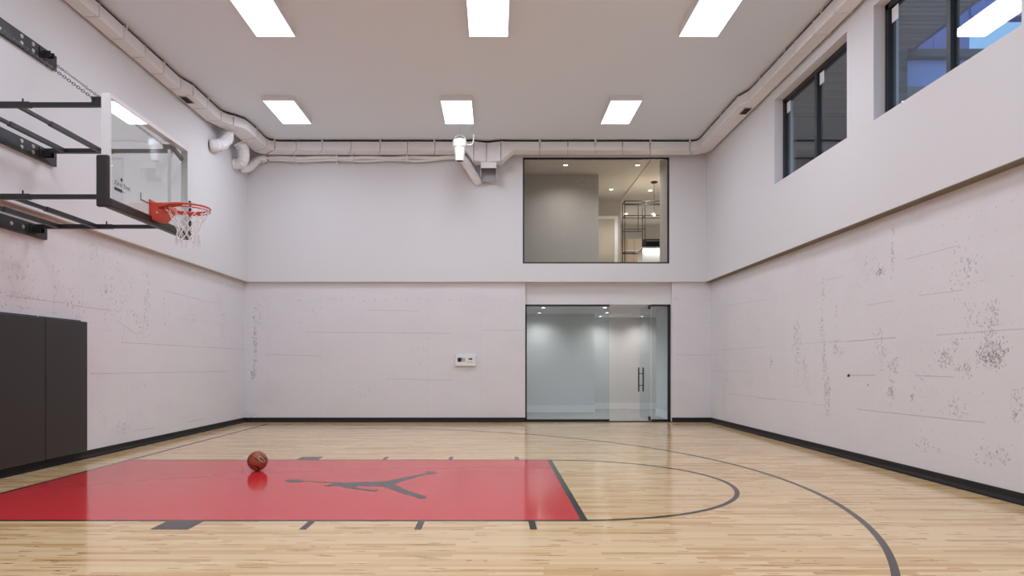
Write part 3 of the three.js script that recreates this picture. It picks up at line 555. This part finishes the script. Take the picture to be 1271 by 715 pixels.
  const pl = new THREE.PointLight(lin(1, 0.8, 0.55), 1.4, 0, 2); pl.castShadow = true; pd.add(pl);
}

// ------------------------------------------------------------------ glazed entrance and the hallway behind it
{
  const D = DDOOR, { x0, x1, y1 } = GD, f = 0.042, xa = px2x(756.5, D), xh = px2x(809, D);
  const g = thing('glass_entrance', 'black framed glass screen filling the entrance bay below the interior window', 'glass screen');
  part('top_rail', box(x0, xa, y1 - f, y1, D, D + 0.05), M.black, g); part('top_rail', box(xh - 0.01, x1, y1 - f, y1, D, D + 0.05), M.black, g);
  part('bottom_rail', box(x0, xa, 0.012, 0.012 + f, D, D + 0.05), M.black, g); part('bottom_rail', box(xh, x1, 0.012, 0.012 + f, D, D + 0.05), M.black, g);
  part('side_frame', box(x0, x0 + f, 0.012, y1, D, D + 0.05), M.black, g); part('side_frame', box(x1 - f - 0.02, x1, 0.012, y1, D, D + 0.05), M.black, g);
  part('threshold', box(x0, x1, 0, 0.011, DBL - 0.02, D + 0.12), M.rubber, g);
  part('fixed_pane', box(x0 + f, xa, 0.047, y1 - f, D + 0.018, D + 0.03), M.tinted, g); part('fixed_pane', box(xh + 0.012, x1 - f - 0.02, 0.047, y1 - f, D + 0.018, D + 0.03), M.tinted, g);
  const d = thing('glass_door', 'frameless glass door standing open into the hallway with black ladder handles', 'door');
  const yb = 0.02, yt = y1 - 0.004, W = xh - xa - 0.01; d.position.set(xh - 0.035, 0, -(D + 0.06)); d.rotation.y = -1.555;   // swings away from the court
  part('leaf', new THREE.BoxGeometry(W, yt - yb, 0.012).translate(-W / 2, (yt + yb) / 2, 0), M.tinted, d);
  for (const y of [yb + 0.05, yt - 0.05]) part('pivot_patch', new THREE.BoxGeometry(0.12, 0.09, 0.035).translate(-0.03, y, 0), M.black, d);
  for (const s of [-1, 1]) {
    const h = part('handle', [rod(new THREE.Vector3(-W + 0.09, 0.66, s * 0.055), new THREE.Vector3(-W + 0.09, 1.25, s * 0.055), 0.017)], M.black, d);
    for (const y of [0.81, 1.1]) part('handle_post', rod(new THREE.Vector3(-W + 0.09, y, s * 0.007), new THREE.Vector3(-W + 0.09, y, s * 0.045), 0.01), M.black, h);
  }
  // hallway
  const a = DDOOR + 0.12, HC = 2.71;
  const carpetBump = noiseTexture(256, 256, [[2, 2, 2], [5, 5, 1]], 60, 200);
  structure('floor_hallway', uvBy(box(0.1, 9.2, -0.3, 0.004, a, 20.5), (x, y, Dd) => [x * 1.5, Dd * 1.5]), std(lin(0.75, 0.74, 0.72), 0.95, { bumpMap: carpetBump, bumpScale: 0.004, map: carpetBump }));
  structure('ceiling_hallway', box(0.1, 9.2, HC, HC + 0.2, a + 0.05, 20.5), M.hallPaint);
  structure('wall_hallway', [box(0.1, 0.4, 0, HC, a, 18.8), box(0.1, 2.75, 0, HC, 18.8, 19.0), box(2.55, 2.75, 0, HC, 19.0, 20.2), box(2.55, 9.2, 0, HC, 20.2, 20.4), box(9.0, 9.2, 0, HC, a, 20.2), box(4.16, 4.4, 0, HC, a, 17.6), box(4.4, 9.0, 0, HC, 17.4, 17.6)], M.hallPaint);
  structure('baseboard_hallway', [box(0.4, 2.762, 0.004, 0.19, 18.785, 18.8), box(2.762, 9.0, 0.004, 0.19, 20.185, 20.2), box(4.145, 4.16, 0.004, 0.19, a, 17.612)], M.white);
  const hl = [[1.184, 16.6, 'nearest the entrance frame over the plain wall'], [1.195, 18.26, 'close to the plain hallway wall'], [2.68, 16.6, 'above the end of the fixed glass pane'], [3.0, 18.26, 'in front of the hallway recess'], [3.03, 19.62, 'inside the hallway recess'], [4.23, 19.62, 'deep in the hallway behind the open glass door'], [5.6, 18.9, 'round the corner of the hallway']];
  for (const [x, Dd, where] of hl) downlight(x, HC, Dd, 3.4, `round recessed hallway ceiling light ${where}`, 'hallway downlights', lin(1, 0.96, 0.92));
}

// ------------------------------------------------------------------ control box on the far wall
{
  const t = thing('control_panel', 'white wall control box with two small dark displays beside the entrance', 'control panel'), D = DBL;
  const x0 = -0.90, x1 = -0.43, y0 = 1.285, y1 = 1.55;
  part('enclosure', box(x0, x1, y0, y1, D - 0.07, D, 0.012), M.white, t);
  part('display', box(-0.845, -0.755, 1.385, 1.475, D - 0.078, D - 0.0705), M.black, t, 'black square display');
  part('keypad', box(-0.75, -0.675, 1.39, 1.47, D - 0.078, D - 0.0705), std(lin(0.45, 0.46, 0.47), 0.5), t, 'grey square keypad');
  const th = part('thermostat', box(-0.61, -0.49, 1.375, 1.485, D - 0.088, D - 0.0705, 0.006), M.white, t);
  part('thermostat_screen', box(-0.592, -0.508, 1.43, 1.462, D - 0.0895, D - 0.0885), M.black, th);
}

// ------------------------------------------------------------------ wall pads
{
  const x = XLL, edges = [9.47, 8.58, 7.69, 6.80];
  const names = ['black vinyl wall pad at the far end of the row under the hoop', 'black vinyl wall pad second from the end nearest the glazed wall', 'black vinyl wall pad third from the end nearest the glazed wall'];
  for (let k = 0; k < 3; k++) {
    const t = thing('wall_pad', names[k], 'wall pad', 'wall pads under the hoop');
    part('backing_board', box(x + 0.001, x + 0.02, 0.125, 1.925, edges[k + 1] + 0.012, edges[k] - 0.03), M.black, t);
    part('vinyl_cover', box(x + 0.021, x + 0.1, 0.115, 1.905, edges[k + 1] + 0.004, edges[k] - 0.004, 0.012), M.vinyl, t);
  }
}

// ------------------------------------------------------------------ basketball hoop
{
  const t = thing('basketball_hoop', 'wall-mounted basketball hoop with glass backboard, black booms and white net', 'basketball hoop');
  const ZN = 6.95, ZF = 8.45, YU = 3.955, YL = 3.02, XB = -3.9, HC = 7.8;
  // mounting boards
  const boards = [[XL + 0.001, 5.055, 5.235], [XL + 0.001, 3.83, 4.0], [XLL + 0.001, 2.90, 3.06]];
  boards.forEach(([x, y0, y1], n) => {
    const b = part('mounting_board', box(x, x + 0.045, y0, y1, 6.7, 8.7, 0.004), M.blackSteel, t);
    for (const D of [7.02, 7.2, 8.05, 8.25]) for (const y of n < 2 ? [y0 + 0.05, y1 - 0.05] : [(y0 + y1) / 2]) part('bolt', [new THREE.CylinderGeometry(0.016, 0.016, 0.012, 6).rotateZ(Math.PI / 2).translate(x + 0.051, y, -D), new THREE.CylinderGeometry(0.024, 0.024, 0.004, 16).rotateZ(Math.PI / 2).translate(x + 0.047, y, -D)], M.zinc, b);
    for (const D of [ZN, ZF]) part('bracket', [box(x + 0.045, x + 0.055, y0 + 0.02, y1 - 0.02, D - 0.09, D + 0.09), box(x + 0.055, x + 0.15, (y0 + y1) / 2 - 0.035, (y0 + y1) / 2 + 0.035, D - 0.04, D - 0.032), box(x + 0.055, x + 0.15, (y0 + y1) / 2 - 0.035, (y0 + y1) / 2 + 0.035, D + 0.032, D + 0.04)], M.blackSteel, b);
  });
  // booms, telescoping
  for (const D of [ZN, ZF]) for (const [y, xw] of [[YU, XL], [YL, XLL]]) {
    const b = part('boom', beam(V(xw + 0.07, y, D), V(-4.72, y, D), 0.054, 0.054), M.blackSteel, t);
    part('boom_extension', beam(V(-4.74, y, D), V(XB - 0.09, y, D), 0.044, 0.044), M.blackSteel, b);
    part('boom_screw', rod(V(-4.80, y + 0.03, D), V(-4.80, y + 0.065, D), 0.009), M.blackSteel, b);
  }
  // cross bars parallel to the wall
  for (const [x, y] of [[-5.32, YU], [-4.87, YU], [-5.39, YL], [-4.92, YL]]) {
    const c = part('cross_bar', beam(V(x, y, ZN + 0.033), V(x, y, 7.5), 0.038, 0.038), M.blackSteel, t);
    part('cross_bar_sleeve', beam(V(x, y, 7.48), V(x, y, ZF - 0.033), 0.05, 0.05), M.blackSteel, c);
  }
  // backboard
  const B0 = 6.91, B1 = 8.70, Y0 = 2.955, Y1 = 4.065;
  const glass = part('backboard_glass', box(XB - 0.012, XB, Y0 + 0.031, Y1 - 0.046, B0 + 0.033, B1 - 0.031), M.board, t);
  part('target_mark', [box(XB + 0.0005, XB + 0.0015, 3.125, 3.14, HC - 0.28, HC + 0.28), box(XB + 0.0005, XB + 0.0015, 3.14, 3.21, HC - 0.28, HC - 0.262), box(XB + 0.0005, XB + 0.0015, 3.14, 3.21, HC + 0.262, HC + 0.28)], std(lin(0.05, 0.045, 0.05), 0.5), glass, 'thin dark corner lines');
  const ringShape = new THREE.Shape([[B0, Y0], [B1, Y0], [B1, Y1], [B0, Y1]].map(([p, q]) => new THREE.Vector2(p, q)));
  ringShape.holes.push(new THREE.Path([[B0 + 0.032, Y0 + 0.03], [B0 + 0.032, Y1 - 0.045], [B1 - 0.03, Y1 - 0.045], [B1 - 0.03, Y0 + 0.03]].map(([p, q]) => new THREE.Vector2(p, q))));
  part('backboard_frame', new THREE.ExtrudeGeometry(ringShape, { depth: 0.086, bevelEnabled: false }).rotateY(Math.PI / 2).translate(XB - 0.08, 0, 0), M.alu, t, 'silver aluminium frame');
  for (const D of [ZN, ZF]) {
    part('frame_upright', beam(V(XB - 0.11, Y0 + 0.02, D + (D < 7.5 ? 0.06 : -0.02)), V(XB - 0.11, Y1 - 0.1, D + (D < 7.5 ? 0.06 : -0.02)), 0.035, 0.035), D < 7.5 ? M.alu : M.alu, t);
    part('chain_lug', [box(XB - 0.2, XB - 0.09, YU + 0.02, YU + 0.085, D - 0.012, D + 0.012, 0.01), rod(V(XB - 0.17, YU + 0.05, D - 0.02), V(XB - 0.17, YU + 0.05, D + 0.02), 0.012)], M.blackSteel, t);
    if (D > 8) part('frame_gusset', beam(V(XB - 0.10, YU + 0.07, D - 0.01), V(XB - 0.05, Y1 - 0.16, D + (D < 7.5 ? 0.02 : 0.19)), 0.03, 0.05), M.blackSteel, t);
  }
  // padding along the lower edge, turned up at both ends
  part('edge_padding', [box(XB - 0.06, XB + 0.03, Y0 - 0.05, Y0 + 0.045, B0 - 0.02, B1 + 0.02, 0.02), box(XB - 0.115, XB + 0.012, Y0 - 0.05, Y0 + 0.475, B0 - 0.04, B0 + 0.012, 0.02), box(XB - 0.08, XB + 0.03, Y0 - 0.05, Y0 + 0.45, B1 - 0.012, B1 + 0.035, 0.02)], M.vinyl, t, 'black rubber edge padding');
  // maker's lettering on the glass, as far as it can be read
  {
    const c = canvas(256, 160), k = c.getContext('2d'); k.clearRect(0, 0, 256, 160); k.fillStyle = '#14141a';
    k.font = 'italic bold 50px serif'; k.fillText('First Team', 8, 84); k.fillRect(10, 104, 120, 26); k.font = '22px sans-serif'; k.fillText('INC', 140, 126);
    k.beginPath(); k.arc(118, 22, 16, 0, 7); k.fill();
    const m = new THREE.MeshStandardMaterial({ color: 0xffffff, roughness: 0.5, map: texture(c), transparent: true, alphaTest: 0.5 });
    const p = new THREE.PlaneGeometry(0.32, 0.2).rotateY(Math.PI / 2).translate(XB + 0.002, 3.17, -(B0 + 0.24)); part('lettering', p, m, glass, 'small dark script lettering');
  }
  // rim
  const RX = -3.50, RY = 3.10, RR = 0.2345, rim = part('rim', new THREE.TorusGeometry(RR, 0.0115, 12, 64).rotateX(Math.PI / 2).translate(RX, RY, -HC), M.rim, t, 'orange steel rim');
  part('rim_rod', new THREE.TorusGeometry(RR - 0.002, 0.007, 8, 64).rotateX(Math.PI / 2).translate(RX, RY - 0.032, -HC), M.rim, rim);
  part('rim_arms', [pipe([V(XB + 0.11, RY - 0.005, HC - 0.075), V(XB + 0.17, RY - 0.005, HC - 0.12), V(RX - 0.1, RY - 0.005, HC - 0.22), V(RX + 0.03, RY - 0.006, HC - 0.237)], 0.02, 24, 8), pipe([V(XB + 0.11, RY - 0.005, HC + 0.075), V(XB + 0.17, RY - 0.005, HC + 0.12), V(RX - 0.1, RY - 0.005, HC + 0.22), V(RX + 0.03, RY - 0.006, HC + 0.237)], 0.02, 24, 8)], M.rim, rim);
  const br = new THREE.Shape([[0, 0.075], [0.03, 0.06], [0.20, 0.06], [0.225, 0.02], [0.225, -0.012], [0.11, -0.135], [0.03, -0.13], [0, -0.10]].map(([a, b]) => new THREE.Vector2(a, b)));
  part('rim_bracket', [new THREE.ExtrudeGeometry(br, { depth: 0.16, bevelEnabled: true, bevelSize: 0.006, bevelThickness: 0.006, bevelSegments: 2 }).translate(XB + 0.012, RY - 0.02, -HC - 0.08), box(XB + 0.001, XB + 0.014, RY - 0.12, RY + 0.08, HC - 0.1, HC + 0.1, 0.004)], M.rim, rim);
  part('bracket_bolt', new THREE.CylinderGeometry(0.012, 0.012, 0.01, 6).rotateX(Math.PI / 2).translate(XB + 0.09, RY - 0.07, -HC + 0.09), M.zinc, rim);
  // net: two families of strands crossing, waisted, with a fringe
  const H = 0.40, NS = 12, strands = [], rad = (s) => { const k = Math.min(1, s * 1.15); return RR - 0.004 - (RR - 0.115) * Math.sin(Math.min(1, k * 1.05) * Math.PI / 2) + 0.02 * Math.max(0, s - 0.72) / 0.28; };
  for (let i = 0; i < NS; i++) for (const dir of [-1, 1]) {
    const pts = []; for (let j = 0; j <= 24; j++) {
      const s = j / 24, a = (i + dir * (s * 6 % 2 < 1 ? s * 6 % 1 : 1 - s * 6 % 1) * 0.5) / NS * Math.PI * 2, r = rad(s) + 0.003 * Math.sin(i * 7.3 + j);
      pts.push(V(RX + r * Math.cos(a), RY - 0.03 - s * H * 0.86, HC + r * Math.sin(a)));
    }
    strands.push(new THREE.TubeGeometry(new THREE.CatmullRomCurve3(pts), 48, 0.0044, 5, false));
    const e = pts[24], e2 = e.clone().add(new THREE.Vector3(rr(-0.02, 0.02), -H * 0.14 - rr(-0.01, 0.012), rr(-0.02, 0.02))); strands.push(rod(e, e2, 0.0038, 5));
  }
  for (let i = 0; i < NS; i++) { const a = i / NS * Math.PI * 2, c = V(RX + RR * Math.cos(a), RY - 0.016, HC + RR * Math.sin(a)); strands.push(new THREE.TorusGeometry(0.02, 0.0042, 6, 16).scale(0.75, 1.25, 1).rotateY(a + Math.PI / 2 - Math.PI).translate(c.x, c.y, c.z)); }
  part('net', strands, M.net, rim, 'white cord net');
  // support chains from the top board to the boom ends
  const link = new THREE.TorusGeometry(0.013, 0.0034, 6, 12).scale(1, 1.45, 1);
  const chain = (a, b) => {
    const n = Math.round(a.distanceTo(b) / 0.029), dir = b.clone().sub(a).normalize(), out = [], q = new THREE.Quaternion().setFromUnitVectors(new THREE.Vector3(0, 1, 0), dir);
    for (let k = 0; k <= n; k++) { const g = link.clone().rotateY(k % 2 ? Math.PI / 2 : 0).applyQuaternion(q), p = a.clone().lerp(b, k / n); out.push(g.translate(p.x, p.y, p.z)); }
    return out;
  };
  for (const D of [ZN, ZF]) {
    const a = V(XL + 0.09, 5.10, D - 0.02), b = V(XB - 0.17, YU + 0.055, D), s = a.clone().lerp(b, 0.16), s2 = a.clone().lerp(b, 0.34);
    const c = part('support_chain', [...chain(s2, b), ...chain(a, s)], M.chain, t, 'steel support chain');
    part('turnbuckle', [rod(s, s2, 0.011, 8), new THREE.SphereGeometry(0.022, 10, 8).translate(s2.x, s2.y, s2.z), new THREE.SphereGeometry(0.02, 10, 8).translate(s.x, s.y, s.z)], M.zinc, c);
  }
}

// ------------------------------------------------------------------ basketball
{
  const R = 0.1215, D = 8.45, t = thing('basketball', 'orange brown leather basketball lying on the red key', 'basketball'); t.position.set(px2x(319.6, D), R + 0.001, -D);
  const g = new THREE.SphereGeometry(R, 128, 96), p = g.attributes.position, col = new Float32Array(p.count * 3), turn = new THREE.Matrix4().makeRotationFromEuler(new THREE.Euler(0.5, 0.75, 0.22)), v = new THREE.Vector3();
  for (let i = 0; i < p.count; i++) {
    v.fromBufferAttribute(p, i).normalize(); const w = v.clone().applyMatrix4(turn);
    const d = Math.min(Math.abs(w.x), Math.abs(w.y), Math.abs(Math.sqrt(w.x * w.x * 0.55 + Math.max(0, w.z * w.z)) - 0.62) * 1.05), groove = Math.max(0, 1 - d / 0.045);
    const pebble = 1 + 0.004 * Math.sin(i * 12.9898) * (groove ? 0 : 1); v.multiplyScalar(R * (pebble - 0.018 * Math.min(1, groove * 1.5))); p.setXYZ(i, v.x, v.y, v.z);
    col.set(groove > 0.25 ? [0.03, 0.012, 0.01] : [0.36, 0.085, 0.035], i * 3);
  }
  g.setAttribute('color', new THREE.BufferAttribute(col, 3)); g.computeVertexNormals();
  part('cover', g, std(0xffffff, 0.5, { vertexColors: true }), t);
  const c = canvas(128, 128), k = c.getContext('2d'); k.clearRect(0, 0, 128, 128); k.strokeStyle = '#d8c8a8'; k.lineWidth = 7; k.fillStyle = '#2a2018'; k.beginPath(); k.ellipse(64, 64, 44, 26, 0, 0, 7); k.fill(); k.stroke(); k.strokeStyle = '#c9b892'; k.lineWidth = 5; k.beginPath(); k.moveTo(40, 62); k.lineTo(58, 52); k.lineTo(70, 74); k.lineTo(90, 58); k.stroke();
  const e = new THREE.SphereGeometry(R * 1.008, 20, 20, Math.PI / 2 - 0.5, 1.0, Math.PI / 2 - 0.5, 1.0);
  const em = part('printed_mark', e, new THREE.MeshStandardMaterial({ map: texture(c), alphaTest: 0.5, transparent: true, roughness: 0.5 }), t, 'dark oval printed mark'); em.rotation.set(-0.35, 0.75, -0.6);
}

renderer.render(scene, camera);
